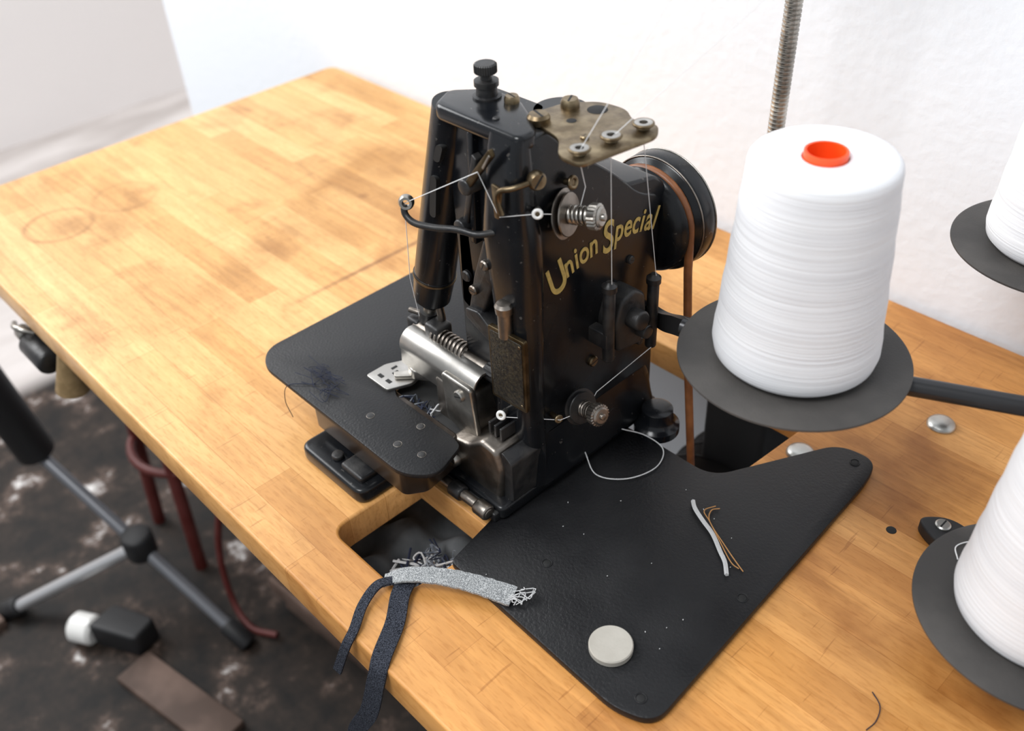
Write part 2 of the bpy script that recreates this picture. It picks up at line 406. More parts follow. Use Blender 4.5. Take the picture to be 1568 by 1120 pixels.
for i in range(nx-1):
    for j in range(ny-1):
        g.faces.new((V[i*ny+j],V[(i+1)*ny+j],V[(i+1)*ny+j+1],V[i*ny+j+1]))
o=finish('cloth',g,mat('grey_rag',(0.05,0.055,0.06),.9,col2=(.14,.145,.15),vscale=25,bump=.6,bscale=120),tray,sharp=80)
s=o.modifiers.new('s','SUBSURF');s.levels=1;s.render_levels=1
for k in range(90):
    a=random.uniform(0,6.28); r=random.uniform(0,.05)
    c=Vector((-.765+r*math.cos(a)*1.1,.50+r*math.sin(a)*.9,-.10+random.uniform(0,.012)))
    pts=[c+Vector((random.uniform(-.018,.018),random.uniform(-.018,.018),random.uniform(-.005,.008))) for _ in range(5)]
    tube('lint_thread',pts,random.uniform(.0006,.002),random.choice(['cotton','lint','navy','lint','lint']),tray,seg=5,smooth=4)

# ------------------------------------------------------------------ black bed plate
bp_=empty('machine_bed_plate')
pl=rp([(-.694,.484),(-.40,.474),(-.353,.492),(-.384,.985),(-.395,1.03),(-.452,1.025),(-.545,.845),(-.66,.845),(-.715,.84),(-.715,.60)],
      [.01,.02,.03,.06,.04,.03,.03,.01,.01,.01],8)
prism('plate',pl,'z',.001,.013,'plate',bp_,.003,2)
for p in [(-.415,1.005),(-.385,.505),(-.387,.70),(-.60,.57)]:
    torus('hole_rim',(p[0],p[1],.013),(0,0,1),.0065,.0009,'plate',bp_)
    cyl('hole',(p[0],p[1],.010),(p[0],p[1],.0134),.0055,'dark',bp_)
mg=lathe('round_magnet',(-.454,.531,.0132),(-.454,.531,1),[(0,0),(0,.025),(.001,.0268),(.008,.0268),(.0095,.0255),(.0095,0)],'magnet',None,seg=56)
for i,(x,y,r) in enumerate([(-.487,.981,.021),(-.372,1.176,.021)]):
    lathe('carriage_bolt',(x,y,0),(x,y,1),[(0,0),(0,r),(.002,r),(.006,r*.85),(.009,r*.5),(.010,0)],'galv',None,seg=32,sharp=70)

# ------------------------------------------------------------------ SEWING MACHINE
sm=empty('industrial_sewing_machine')
prism('base_slab',rp([(-.86,.578),(-.693,.578),(-.693,.905),(-.86,.905)],.012),'z',.013,.036,'black',sm,.006)
prism('base_step',rp([(-.845,.60),(-.70,.60),(-.70,.895),(-.845,.895)],.012),'z',.03,.06,'black',sm,.008)
side=[(.66,.04),(.66,.542),(.688,.545),(.722,.512),(.80,.452),(.852,.402),(.892,.385),(.892,.04)]
prism('main_casting',rp(side,[.005,.01,.01,.02,.02,.02,.012,.01]),'x',-.84,-.70,'black',sm,.010,4)
loft('foot_flare',[zring(-.80,-.688,.645,.90,.03,.02),zring(-.80,-.692,.65,.895,.06,.02),zring(-.80,-.6995,.66,.892,.11,.02)],'black',sm)
rings=[]
for z,x0,x1,y0,y1,r in [(.035,-.775,-.690,.632,.675,.02),(.10,-.768,-.692,.636,.673,.02),(.20,-.762,-.693,.637,.674,.025),(.29,-.758,-.694,.638,.678,.028),
                        (.36,-.765,-.692,.636,.680,.032),(.42,-.768,-.692,.634,.680,.032),(.47,-.760,-.697,.636,.676,.028),(.53,-.752,-.6985,.640,.670,.02),(.545,-.75,-.70,.645,.668,.018)]:
    rings.append(zring(x0,x1,y0,y1,z,r,7))
loft('front_column',rings,'black',sm,sharp=50)
loft('head_block',[zring(-.865,-.75,.675,.76,.36,.015),zring(-.862,-.75,.672,.76,.42,.015),zring(-.845,-.75,.668,.75,.50,.015),zring(-.845,-.75,.664,.74,.54,.015)],'black',sm)
cap=[(-.842,.646),(-.70,.646),(-.698,.672),(-.735,.70),(-.775,.722),(-.825,.722),(-.862,.685)]
prism('head_cap',rp(cap,.012),'z',.530,.550,'black',sm,.006)
a=Vector((-.921,.668,.222)); b=Vector((-.838,.676,.540))
L=(b-a).length
lathe('needle_bar_housing',a,b,[(0,0),(0,.013),(.004,.017),(.012,.021),(.016,.0265),(.055,.0285),(.0555,.0295),(.062,.0295),(.0625,.0285),(.14,.0285),(.22,.0285),(L,.0275),(L,0)],'black',sm,seg=48,sharp=30)
lathe('brass_ring',a+(b-a).normalized()*.057,b,[(0,.028),(0,.0302),(.003,.0302),(.003,.028)],'brass',sm,seg=48)
ax=(b-a).normalized()
for t,h in ((.21,.030),(.275,.012)):
    c=a+ax*t+Vector((.006,-.0275,0))
    prism('housing_slot',rp([(c.x-.006,c.z-h),(c.x+.006,c.z-h),(c.x+.006+.01,c.z+h),(c.x-.006+.01,c.z+h)],.006),'y',c.y-.0025,c.y+.01,'dark',sm)
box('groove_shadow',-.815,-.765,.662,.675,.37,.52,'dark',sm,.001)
prism('groove_rib',[(-.800,.38),(-.790,.38),(-.782,.53),(-.792,.53)],'y',.650,.675,'black',sm,.003)
prism('inner_link',[(-.812,.40),(-.803,.395),(-.775,.50),(-.783,.505)],'y',.648,.66,'blackm',sm,.002)
cyl('link_pivot',(-.808,.640,.402),(-.808,.665,.402),.010,'blackm',sm)
screw('head_screw',(-.868,.66,.44),(-.5,-1,.1),.006,'blackm',sm)
kb=(-.808,.700)
lathe('regulator_base',(kb[0],kb[1],.549),(kb[0],kb[1],1),[(0,0),(0,.017),(.003,.017),(.004,.013),(.014,.012),(.015,.0145),(.021,.0145),(.022,.007),(.034,.006),(.034,0)],'blackm',sm)
knurl('regulator_knob',(kb[0],kb[1],.578),(kb[0],kb[1],.590),.0135,'blackm',sm)
screw('cap_screw',(-.775,.708,.550),(0,0,1),.009,'brass',sm,.008)
screw('cap_screw_small',(-.755,.665,.550),(0,0,1),.004,'blackm',sm,.002)
lathe('oil_dome',(-.736,.748,.42),(-.736,.748,1),[(0,0),(0,.035),(.115,.034),(.120,.032),(.120,0)],'black',sm,seg=48)
tp=rp([(-.742,.715),(-.730,.695),(-.675,.682),(-.648,.652),(-.615,.652),(-.600,.755),(-.618,.778),(-.645,.767),(-.67,.785),(-.705,.782),(-.735,.755)],.012)
prism('thread_guide_plate',tp,'z',.541,.546,'brass',sm,.0012,2)
cyl('plate_hole',(-.693,.762,.543),(-.693,.762,.5465),.012,'dark',sm)
cyl('plate_hole_small',(-.695,.722,.543),(-.695,.722,.5465),.006,'dark',sm)
screw('plate_screw_1',(-.722,.748,.546),(0,0,1),.011,'brass',sm,.010)
screw('plate_screw_2',(-.722,.698,.546),(0,0,1),.013,'brass',sm,.009)
screw('plate_screw_3',(-.655,.70,.546),(0,0,1),.005,'brass',sm,.003)
eye=[(-.632,.668),(-.628,.712),(-.622,.757)]
for i,(x,y) in enumerate(eye):
    lathe(f'eyelet_{i}',(x,y,.537),(x,y,1),[(0,.0045),(0,.008),(.004,.0105),(.008,.007),(.009,.0065),(.014,.0112),(.0165,.0112),(.018,.008),(.017,.0048),(0,.0045)],'chrome',sm,seg=32,sharp=60)
    torus(f'eyelet_ring_{i}',(x,y,.5525),(0,0,1),.0105,.0018,'brass',sm)
prism('shaft_housing',rp([(-.80,.255),(-.712,.255),(-.703,.30),(-.703,.375),(-.715,.395),(-.79,.40),(-.80,.385)],.012),'y',.845,.905,'black',sm,.006)
prism('shoulder_block',rp([(.81,.395),(.825,.425),(.885,.413),(.905,.395),(.905,.36),(.82,.36)],.008),'x',-.81,-.702,'black',sm,.005)
wc=Vector((-.738,0,.325))
def wp(y): return (wc.x,y,wc.z)
lathe('handwheel',wp(.895),wp(1.2),[(0,0),(0,.055),(.004,.066),(.010,.074),(.014,.076),(.018,.070),(.024,.066),(.030,.070),(.034,.080),(.038,.083),(.044,.084),(.060,.084),(.066,.081),(.070,.074),(.070,.06),(.064,.055),(.064,.0)],'black',sm,seg=72,sharp=40)
torus('handwheel_rim',wp(.931),(0,1,0),.0825,.0013,'dsteel',sm,seg=64)
torus('handwheel_rim_outer',wp(.957),(0,1,0),.0838,.0012,'steel',sm,seg=64)
gy=.919; br_=.070
pts=[]
for i in range(0,19):
    an=math.radians(180-i*10); pts.append((wc.x+br_*math.cos(an),gy,wc.z+br_*math.sin(an)))
pts+= [(-.664,gy-.004,.27),(-.650,gy-.010,.15),(-.612,gy-.022,-.10),(-.568,gy-.036,-.34)]
for i in range(1,10):
    an=math.radians(-i*18); pts.append((-.625+.057*math.cos(an),gy-.035,-.36+.057*math.sin(an)))
pts+=[(-.70,gy-.02,-.15)]
tube('drive_belt',pts,.0062,'belt',sm,seg=10)
prism('nameplate',rp([(-.752,.178),(-.690,.178),(-.690,.292),(-.752,.292)],.004),'y',.630,.637,'dbrass',sm,.001,rot=((-.69,.633,.2),(0,0,1),3))
prism('nameplate_field',rp([(-.748,.183),(-.694,.183),(-.694,.287),(-.748,.287)],.003),'y',.629,.634,mat('etched_plate',(0.010,0.009,0.008),.45,.2,col2=(0.055,0.043,0.024),vscale=420,bump=.6,bscale=600),sm,.0005,rot=((-.69,.633,.2),(0,0,1),3))
for x in (-.745,-.697):
    for z in (.188,.282): screw('nameplate_pin',(x,.629,z),(0,-1,0),.0022,'brass',sm,.0012)
txt='Union Special'
def arc3(a,b,c):
    ax,ay=a;bx,by=b;cx,cy=c
    d=2*(ax*(by-cy)+bx*(cy-ay)+cx*(ay-by))
    ux=((ax*ax+ay*ay)*(by-cy)+(bx*bx+by*by)*(cy-ay)+(cx*cx+cy*cy)*(ay-by))/d
    uy=((ax*ax+ay*ay)*(cx-bx)+(bx*bx+by*by)*(ax-cx)+(cx*cx+cy*cy)*(bx-ax))/d
    return ux,uy,math.hypot(ax-ux,ay-uy)
A3,B3,C3=(.690,.331),(.785,.353),(.882,.338)
ux,uy,R=arc3(A3,B3,C3)
a0=math.atan2(A3[1]-uy,A3[0]-ux); a1=math.atan2(C3[1]-uy,C3[0]-ux)
wd={'U':1.5,'n':.98,'i':.55,'o':.95,' ':.35,'S':1.3,'p':1,'e':.9,'c':.85,'a':.95,'l':.5}
tot=sum(wd[c] for c in txt); acc=0
for c in txt:
    w_=wd[c]; mid=(acc+w_/2)/tot; acc+=w_
    if c==' ': continue
    an=a0+(a1-a0)*mid
    cu=bpy.data.curves.new('g','FONT'); cu.body=c; cu.align_x='CENTER'; cu.extrude=.02; cu.offset=.014; cu.shear=.1
    size=.064 if c in 'US' else .046
    t=bpy.data.objects.new('g',cu); bpy.context.collection.objects.link(t); bpy.context.view_layer.update()
    me=bpy.data.meshes.new_from_object(t.evaluated_get(bpy.context.evaluated_depsgraph_get())); bpy.data.objects.remove(t)
    tang=an-math.pi/2
    cy,cz=ux+R*math.cos(an),uy+R*math.sin(an)
    if c in 'US': cy+=math.cos(an)*-.009; cz+=math.sin(an)*-.009
    for v in me.vertices:
        lx=v.co.x*size*.72; ly=v.co.y*size; e=v.co.z*.02
        Y=cy+lx*math.cos(tang)-ly*math.sin(tang); Z=cz+lx*math.sin(tang)+ly*math.cos(tang)
        v.co=W((-.6992+e,Y,Z))
    me.materials.clear(); me.materials.append(M['gold'])
    o=bpy.data.objects.new('letter_'+c,me); bpy.context.collection.objects.link(o); o.parent=sm
def tension(nm,base,tip,r,mk='steel',dark='dsteel'):
    b0=Vector(base);t0=Vector(tip);d=(t0-b0).normalized();L=(t0-b0).length
    lathe(nm+'_disc_a',b0,t0,[(0,0),(0,r*.6),(.004,r*.62),(.007,r),(.0085,r),(.0095,r*.75),(.011,r*.5),(.011,0)],dark,sm,seg=48)
    lathe(nm+'_disc_b',b0+d*.0115,t0,[(0,0),(0,r*.5),(.001,r*.8),(.002,r*.88),(.0035,r*.85),(.004,r*.5),(.004,0)],dark,sm,seg=48)
    cyl(nm+'_stud',b0,t0+d*.006,.0045,mk,sm)
    coil(nm+'_spring',b0+d*.016,t0-d*.012,.010,.0022,5,mk,sm)
    knurl(nm+'_nut',t0-d*.013,t0-d*.001,.016,mk,sm,n=22)
    lathe(nm+'_nut_face',t0-d*.001,t0+d,[(0,0),(0,.012),(.001,.0125),(.003,.010),(.0035,0)],mk,sm)
tension('upper_tension',(-.700,.704,.436),(-.648,.720,.444),.030,'steel','dsteel')
tension('lower_tension',(-.690,.722,.136),(-.640,.716,.150),.026,'dsteel','blackm')
screw('bracket_screw',(-.690,.660,.500),(1,-.35,.1),.011,'brass',sm,.008)
tube('bracket_arm',[(-.690,.652,.500),(-.698,.634,.497),(-.712,.626,.492),(-.716,.625,.48),(-.712,.627,.462)],.0035,'brass',sm,seg=8,smooth=4)
prism('bracket_tab',rp([(-.723,.455),(-.716,.455),(-.709,.495),(-.725,.497)],.002),'y',.625,.629,'brass',sm,.001)
prism('takeup_lever',rp([(-.773,.478),(-.766,.472),(-.717,.532),(-.722,.540)],.003),'y',.622,.628,'dbrass',sm,.001)
prism('takeup_slot',rp([(-.734,.515),(-.731,.513),(-.719,.532),(-.721,.534)],.001),'y',.6205,.623,'steel',sm,.0005)
cyl('takeup_pivot',(-.768,.62,.478),(-.768,.67,.478),.010,'blackm',sm)
tube('thread_guide_arm',[(-.735,.640,.425),(-.752,.622,.423),(-.775,.612,.425),(-.80,.598,.424),(-.824,.588,.425),(-.838,.586,.432),(-.842,.588,.443)],.0042,'blackm',sm,seg=12,smooth=6)
lathe('guide_eyelet',(-.8410,.592,.446),(-.825,.575,.450),[(-.002,.0045),(-.003,.008),(.0,.0095),(.004,.0095),(.008,.0075),(.008,.0045),(-.002,.0045)],'steel',sm)
torus('guide_eyelet_ring',(-.8395,.5905,.4465),(.016,-.017,.004),.0065,.0018,'porcelain',sm)
def sideeye(nm,p,d,r=.0085,m='steel'):
    d=Vector(d).normalized(); p=Vector(p)
    cyl(nm+'_stem',p-d*.018,p,.004,m,sm); torus(nm+'_ring',p,d,r*.75,r*.36,'porcelain' if m=='steel' else m,sm); cyl(nm+'_core',p-d*.002,p+d*.001,r*.55,'brass',sm)
sideeye('guide_a',(-.684,.655,.462),(.7,-.7,.2),.006)
sideeye('guide_b',(-.690,.718,.474),(1,.1,.2),.008,'brass')
sideeye('guide_c',(-.732,.622,.156),(.4,-1,.3),.0065)
sideeye('guide_d',(-.683,.680,.142),(1,-.2,.2),.006,'brass')
for nm,y,z0,z1 in (('post_a',.764,.20,.322),('post_b',.852,.175,.292)):
    x=-.672
    cyl(nm,(x,y,z0),(x,y,z1-.01),.0080,'blackm',sm); lathe(nm+'_cap',(x,y,z1-.012),(x,y,1),[(0,0),(0,.010),(.008,.010),(.010,.007),(.014,.004),(.014,0)],'blackm',sm)
    box(nm+'_lug',-.705,-.668,y-.008,y+.008,z0+.02,z0+.045,'blackm',sm,.002)
prism('looper_block',rp([(.778,.205),(.828,.195),(.836,.235),(.832,.275),(.812,.290),(.785,.282),(.774,.25)],.008),'x',-.705,-.668,'blackm',sm,.005)
cyl('looper_knob',(-.67,.805,.25),(-.648,.805,.252),.014,'blackm',sm)
cyl('looper_knob_b',(-.67,.822,.222),(-.652,.822,.223),.010,'blackm',sm)
screw('side_screw_1',(-.699,.762,.185),(1,0,0),.008,'brass',sm)
screw('side_screw_2',(-.699,.835,.312),(1,0,0),.006,'blackm',sm)
screw('side_screw_3',(-.699,.86,.165),(1,0,0),.006,'blackm',sm)
screw('side_screw_4',(-.699,.80,.07),(1,0,0),.008,'blackm',sm)
lathe('hold_down_boss',(-.665,.868,.013),(-.665,.868,1),[(0,0),(0,.034),(.012,.034),(.016,.028),(.022,.024),(.040,.023),(.044,.017),(.044,0)],'black',sm)
prism('presser_lever',rp([(-.762,.405),(-.738,.398),(-.752,.340),(-.775,.285),(-.80,.288),(-.785,.345)],.006),'y',.638,.665,'blackm',sm,.004)
prism('presser_lever_toe',rp([(-.80,.292),(-.775,.296),(-.735,.268),(-.737,.252),(-.765,.262),(-.80,.278)],.004),'y',.632,.662,'blackm',sm,.003)
screw('lever_screw_1',(-.758,.636,.372),(0,-1,0),.007,'dsteel',sm)
screw('lever_screw_2',(-.783,.636,.325),(0,-1,0),.007,'dsteel',sm)
prism('rear_link',rp([(-.835,.40),(-.812,.40),(-.806,.30),(-.822,.262),(-.84,.27)],.006),'y',.66,.69,'blackm',sm,.004)
screw('rear_link_screw',(-.822,.659,.318),(0,-1,0),.008,'blackm',sm)
lathe('finger_post',(-.724,.632,.285),(-.724,.632,1),[(0,0),(0,.009),(.035,.009),(.036,.011),(.046,.012),(.050,.009),(.052,0)],'dsteel',sm)
cyl('needle_bar',(-.9215,.668,.225),(-.930,.667,.195),.009,'steel',sm)
lathe('needle_clamp',(-.9275,.667,.208),(-.934,.666,.180),[(0,0),(0,.013),(.016,.014),(.020,.009),(.028,.006),(.028,0)],'blackm',sm)
cyl('needle',(-.934,.666,.182),(-.944,.662,.105),.0016,'steel',sm)
cyl('clamp_screw',(-.932,.667,.198),(-.960,.656,.200),.004,'dsteel',sm)
tube('presser_spring_rod',[(-.905,.668,.235),(-.900,.668,.205),(-.906,.664,.190)],.006,'dsteel',sm,smooth=4)
box('foot_holder',-.915,-.885,.645,.675,.165,.205,'blackm',sm,.005)
prism('presser_foot',rp([(-.945,.628),(-.925,.622),(-.90,.64),(-.895,.675),(-.925,.68),(-.94,.655)],.006),'z',.107,.125,'steel',sm,.003)
prism('presser_foot_toe',rp([(-.958,.612),(-.948,.606),(-.925,.63),(-.935,.64)],.003),'z',.105,.112,'steel',sm,.001)
prism('foot_shank',rp([(-.925,.12),(-.905,.12),(-.90,.175),(-.915,.175)],.003),'y',.640,.655,'steel',sm,.003)
prof=[]
for i in range(9):
    an=math.radians(100+ i*100/8)
    prof.append((.642+.024*math.cos(an),.165+.024*math.sin(an)))
prof=[(.652,.187)]+prof+[(.618,.134),(.624,.134)]
for i in range(8,-1,-1):
    an=math.radians(100+ i*100/8); prof.append((.642+.019*math.cos(an),.165+.019*math.sin(an)))
prof.append((.652,.183))
prism('swing_plate',prof,'x',-.942,-.782,'chrome',sm,.0015,2,sharp=30)
prism('swing_arm',rp([(-.842,.175),(-.782,.175),(-.774,.090),(-.785,.075),(-.838,.095)],.006),'y',.612,.622,'steel',sm,.003)
cyl('swing_hinge',(-.945,.655,.180),(-.775,.655,.180),.0105,'dsteel',sm)
coil('hinge_spring',(-.90,.655,.186),(-.83,.655,.186),.0125,.0022,9,'dsteel',sm)
knurl('hinge_nut',(-.792,.655,.182),(-.770,.655,.182),.013,'blackm',sm,n=14)
screw('swing_screw',(-.803,.611,.155),(0,-1,0),.009,'chrome',sm,.004)
box('hinge_bracket',-.96,-.935,.648,.668,.15,.192,'blackm',sm,.004)
prism('pale_guard',rp([(-.87,.235),(-.815,.245),(-.805,.225),(-.82,.205),(-.86,.205)],.006),'y',.70,.706,'steel',sm,.001)
prism('feed_cover',rp([(-.868,.06),(-.80,.04),(-.782,.10),(-.795,.150),(-.865,.155)],.008),'y',.618,.67,'dsteel',sm,.005)
prism('looper_cover',rp([(-.80,.03),(-.712,.03),(-.706,.085),(-.716,.118),(-.745,.122),(-.772,.098),(-.812,.088)],.008),'y',.592,.66,'dsteel',sm,.007)
prism('cover_side',rp([(-.715,.035),(-.692,.035),(-.692,.105),(-.712,.118)],.006),'y',.60,.66,'blackm',sm,.004)
for i in range(3): box('vent_fin',-.748+i*.011,-.744+i*.011,.612,.645,.122,.142,'blackm',sm,.001)
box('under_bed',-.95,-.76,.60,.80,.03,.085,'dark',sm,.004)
cyl('hinge_pin_rod',(-.83,.566,.030),(-.705,.566,.030),.0075,'dsteel',sm)
for x in (-.822,-.77,-.718): cyl('hinge_knuckle',(x-.012,.566,.030),(x+.012,.566,.030),.0115,'blackm' if x!=-.718 else 'dsteel',sm)
screw('cover_screw',(-.80,.59,.055),(0,-1,.2),.011,'steel',sm,.009)
box('base_front_rail',-.85,-.70,.570,.60,.012,.028,'blackm',sm,.003)
for k in range(60):
    c=Vector((random.uniform(-.92,-.85),random.uniform(.592,.618),random.uniform(.06,.092)))
    pts=[c+Vector((random.uniform(-.012,.012),random.uniform(-.012,.012),random.uniform(-.006,.006))) for _ in range(4)]
    tube('lint',pts,random.uniform(.0006,.002),random.choice(['cotton','navy','lint','navy','dark']),sm,seg=5,smooth=3)
cp=rp([(-1.128,.492),(-.79,.492),(-.755,.525),(-.775,.583),(-.797,.588),(-.925,.588),(-.945,.605),(-.95,.68),(-.90,.78),(-.86,.96),(-1.165,.96),(-1.163,.52)],
      [.05,.035,.02,.01,.005,.01,.01,.01,.01,.03,.06,.05],8)
prism('cloth_plate',cp,'z',.092,.100,'plate',sm,.002,2)
prism('needle_plate',rp([(-.990,.584),(-.940,.584),(-.925,.62),(-.935,.66),(-.975,.65),(-.990,.62)],.005),'z',.098,.104,'chrome',sm,.001)
for x,y,w,h in ((-.972,.598,.010,.006),(-.953,.598,.010,.006),(-.962,.618,.005,.010),(-.950,.621,.004,.012),(-.973,.624,.004,.010)):
    box('feed_slot',x-w/2,x+w/2,y-h/2,y+h/2,.1035,.1045,'dark',sm,.0)
for x,y in ((-.915,.535),(-.84,.525),(-.845,.57),(-.80,.535)):
    cyl('plate_screw',(x,y,.099),(x,y,.1008),.0055,'blackm',sm); torus('plate_screw_rim',(x,y,.1002),(0,0,1),.0058,.0004,'dsteel',sm)
prism('plate_support_box',rp([(-1.02,.503),(-.808,.503),(-.79,.53),(-.80,.60),(-1.02,.60)],.008),'z',.038,.093,'brownbox',sm,.003)
prism('left_foot',rp([(-1.018,.466),(-.866,.466),(-.866,.58),(-1.018,.58)],.02),'z',.0,.026,'black',sm,.006)
prism('left_foot_block',rp([(-.93,.480),(-.880,.480),(-.880,.52),(-.93,.52)],.006),'z',.024,.036,'blackm',sm,.004)
cyl('foot_bolt',(-.95,.49,.026),(-.95,.49,.034),.009,'blackm',sm)

th=lambda n,p,par,r=.00055,m='white',sm_=0: tube(n,p,r,m,par,seg=5,smooth=sm_)
th('thread',[(eye[0][0],eye[0][1],.54),(-.672,.72,.474),(-.678,.715,.44)],sm)
th('thread',[(eye[1][0],eye[1][1],.54),(-.668,.764,.318)],sm)
th('thread',[(eye[2][0],eye[2][1],.54),(-.668,.852,.29)],sm)
th('thread',[(-.69,.70,.44),(-.684,.655,.462),(-.716,.626,.458),(-.74,.620,.508),(-.84,.588,.446),(-.895,.62,.30),(-.935,.655,.20),(-.943,.660,.12)],sm)
th('thread',[(-.68,.725,.13),(-.68,.68,.142),(-.732,.618,.156)],sm)
th('thread',[(-.672,.722,.136),(-.690,.762,.135),(-.665,.852,.18)],sm)
th('thread',[(-.632,.668,.55),(-.55,.86,.85),(-.47,1.05,1.2)],sm,.0004)
th('thread',[(-.628,.712,.55),(-.45,.92,.80),(-.2,1.2,1.1)],sm,.0004)

# ------------------------------------------------------------------ thread stand + cones
st=empty('thread_stand')
discs=[(-.437,.815,.307),(-.108,.835,.115),(-.318,1.240,.307)]
px,py=-.02,1.02
cyl('post',(px,py,0),(px,py,1.25),.02,'rod',st)
cyl('post_foot',(px,py,0),(px,py,.03),.07,'rubber',st)
for i,(x,y,z) in enumerate(discs):
    lathe(f'spool_disc_{i}',(x,y,z-.006),(x,y,5),[(0,0),(0,.02),(.001,.127),(.002,.131),(.0045,.131),(.0055,.128),(.0045,.03),(.006,.0)],'disc',st,seg=96)
    cyl(f'spool_pin_{i}',(x,y,z-.002),(x,y,z+.2),.008,'rod',st)
    zz=z-.018
    tube(f'arm_{i}',[(x,y,zz),(px,py,zz)],.0115,'rod',st,seg=16)
tube('arm_tail',[(-.437,.815,.289),(-.575,.79,.289)],.0115,'rod',st,seg=16)
ribbon('bracket',[(-.565,.792,.289),(-.60,.815,.265),(-.66,.865,.215),(-.70,.88,.205)],.024,'rubber',st,th=.012,side=(0,0,1))
ear=rp([(-.302,.965),(-.27,.995),(-.19,.985),(-.15,.95),(-.19,.93),(-.272,.945)],.02)
prism('mounting_ear',ear,'z',0,.020,'rubber',st,.004)
screw('ear_screw',(-.268,.972,.020),(0,0,1),.010,'galv',st,.004)

def cone(x,y,z):
    e=empty('thread_cone')
    h=.248; prof=[(.0012,.02),(.0012,.076),(.003,.083),(.010,.0900),(.022,.0925)]
    for i in range(1,12):
        t=i/12; prof.append((.022+(h-.036)*t,.0925-(.0925-.0762)*t+.0006*math.sin(i*2.1)))
    prof+=[(h-.012,.0760),(h-.006,.0748),(h-.002,.0715),(h,.065),(h-.001,.04),(h-.003,.0235),(h-.03,.0225),(.0012,.020)]
    lathe('wound_thread',(x,y,z),(x,y,9),prof,'cone',e,seg=96,sharp=60)
    lathe('cone_core',(x,y,z+h-.03),(x,y,9),[(0,.017),(0,.022),(.030,.0222),(.034,.0218),(.0345,.0205),(.034,.019),(.0,.017)],'orange',e,seg=48)
    return e
for d in discs: cone(*d)
th('tail',[(-.205,.84,.117),(-.215,.855,.119),(-.205,.875,.119),(-.19,.88,.118)],st,.0007,'white',6)

# ------------------------------------------------------------------ gooseneck lamp arm
gn=empty('gooseneck_lamp_arm')
zz=0.02; prof=[(0,0)]
while zz<.95:
    prof+= [(zz,.0105),(zz+.0015,.0125),(zz+.0045,.0125),(zz+.006,.0105)]; zz+=.0066
prof.append((zz,0))
lathe('flexible_neck',(-.735,1.20,0),(-.731,1.212,1),prof,'steel',gn,seg=20,sharp=50)
cyl('neck_base',(-.735,1.20,0),(-.735,1.20,.03),.035,'rubber',gn)
lathe('lamp_head',(-.731,1.20,.95),(-.70,1.05,.99),[(0,.0),(0,.03),(.06,.04),(.12,.09),(.125,.09),(.125,0)],'rubber',gn)

# ------------------------------------------------------------------ fabric bits
fb=empty('woven_tape_strip')
ribbon('tape',[(-.735,.406,.006),(-.715,.425,.018),(-.68,.452,.022),(-.64,.477,.020),(-.590,.50,.017)],.020,'tape',fb,th=.003,n=10,jag=.06,w2=.030)
for k in range(12):
    a=Vector((-.592+random.uniform(-.004,.004),.50+random.uniform(-.014,.014),.018))
    th('fray',[a,a+Vector((random.uniform(0,.02),random.uniform(-.01,.02),.003)),a+Vector((random.uniform(.005,.022),random.uniform(-.01,.018),.0))],fb,.0007,'cotton',3)
dn=empty('denim_tape')
ribbon('tape_long',[(-.712,.428,.010),(-.700,.405,.009),(-.6725,.374,.006),(-.646,.333,.005),(-.640,.316,-.020),(-.660,.306,-.10),(-.705,.300,-.20),(-.74,.30,-.36)],.025,'denim',dn,th=.003,side=(1,0.3,0))
ribbon('tape_short',[(-.722,.414,.012),(-.73,.392,.014),(-.722,.362,.009),(-.702,.333,.006),(-.700,.316,-.010),(-.722,.306,-.075)],.013,'denim',dn,th=.003,side=(1,0.2,0))
lt=empty('loose_thread_ends')
th('white_end',[(-.531,.785,.017),(-.52,.775,.018),(-.50,.765,.018),(-.475,.755,.017),(-.45,.738,.017),(-.435,.728,.017),(-.421,.713,.017)],lt,.0030,'cotton',4)
for k in range(4):
    o_=random.uniform(-.006,.006)
    th('orange_end',[(-.50+o_,.80,.015),(-.505+o_,.785+o_,.017),(-.49,.768,.02),(-.455+o_,.75,.018),(-.43,.738+o_,.016),(-.413+o_,.733,.015)],lt,.0008,'tan',5)
th('loop',[(-.69,.738,.038),(-.66,.73,.018),(-.625,.755,.016),(-.61,.80,.016),(-.625,.835,.018),(-.655,.83,.03),(-.675,.80,.05)],lt,.0009,'cotton',8)
for k in range(20):
    p=(random.uniform(-.66,-.40),random.uniform(.50,.82))
    th('crumb',[(p[0],p[1],.0137),(p[0]+random.uniform(-.0015,.0015),p[1]+.0012,.0139)],lt,.0006,'cotton')
th('dark_hair',[(-.208,.702,.0015),(-.192,.69,.004),(-.186,.672,.002),(-.188,.655,.0015)],lt,.0007,'navy',6)
nv=empty('navy_thread_tangle')
for k in range(14):
    c=Vector((random.uniform(-1.06,-.98),random.uniform(.508,.545),.103))
    pts=[c+Vector((random.uniform(-.035,.035),random.uniform(-.014,.014),random.uniform(-.001,.007))) for _ in range(5)]
    for p in pts: p.y=max(.497,p.y); p.z=max(.1012,p.z)
    th('strand',pts,nv,.0004,'navy',5)
th('strand_over_edge',[(-1.03,.52,.102),(-1.06,.492,.100),(-1.068,.485,.07),(-1.06,.487,.04)],nv,.0006,'navy',6)

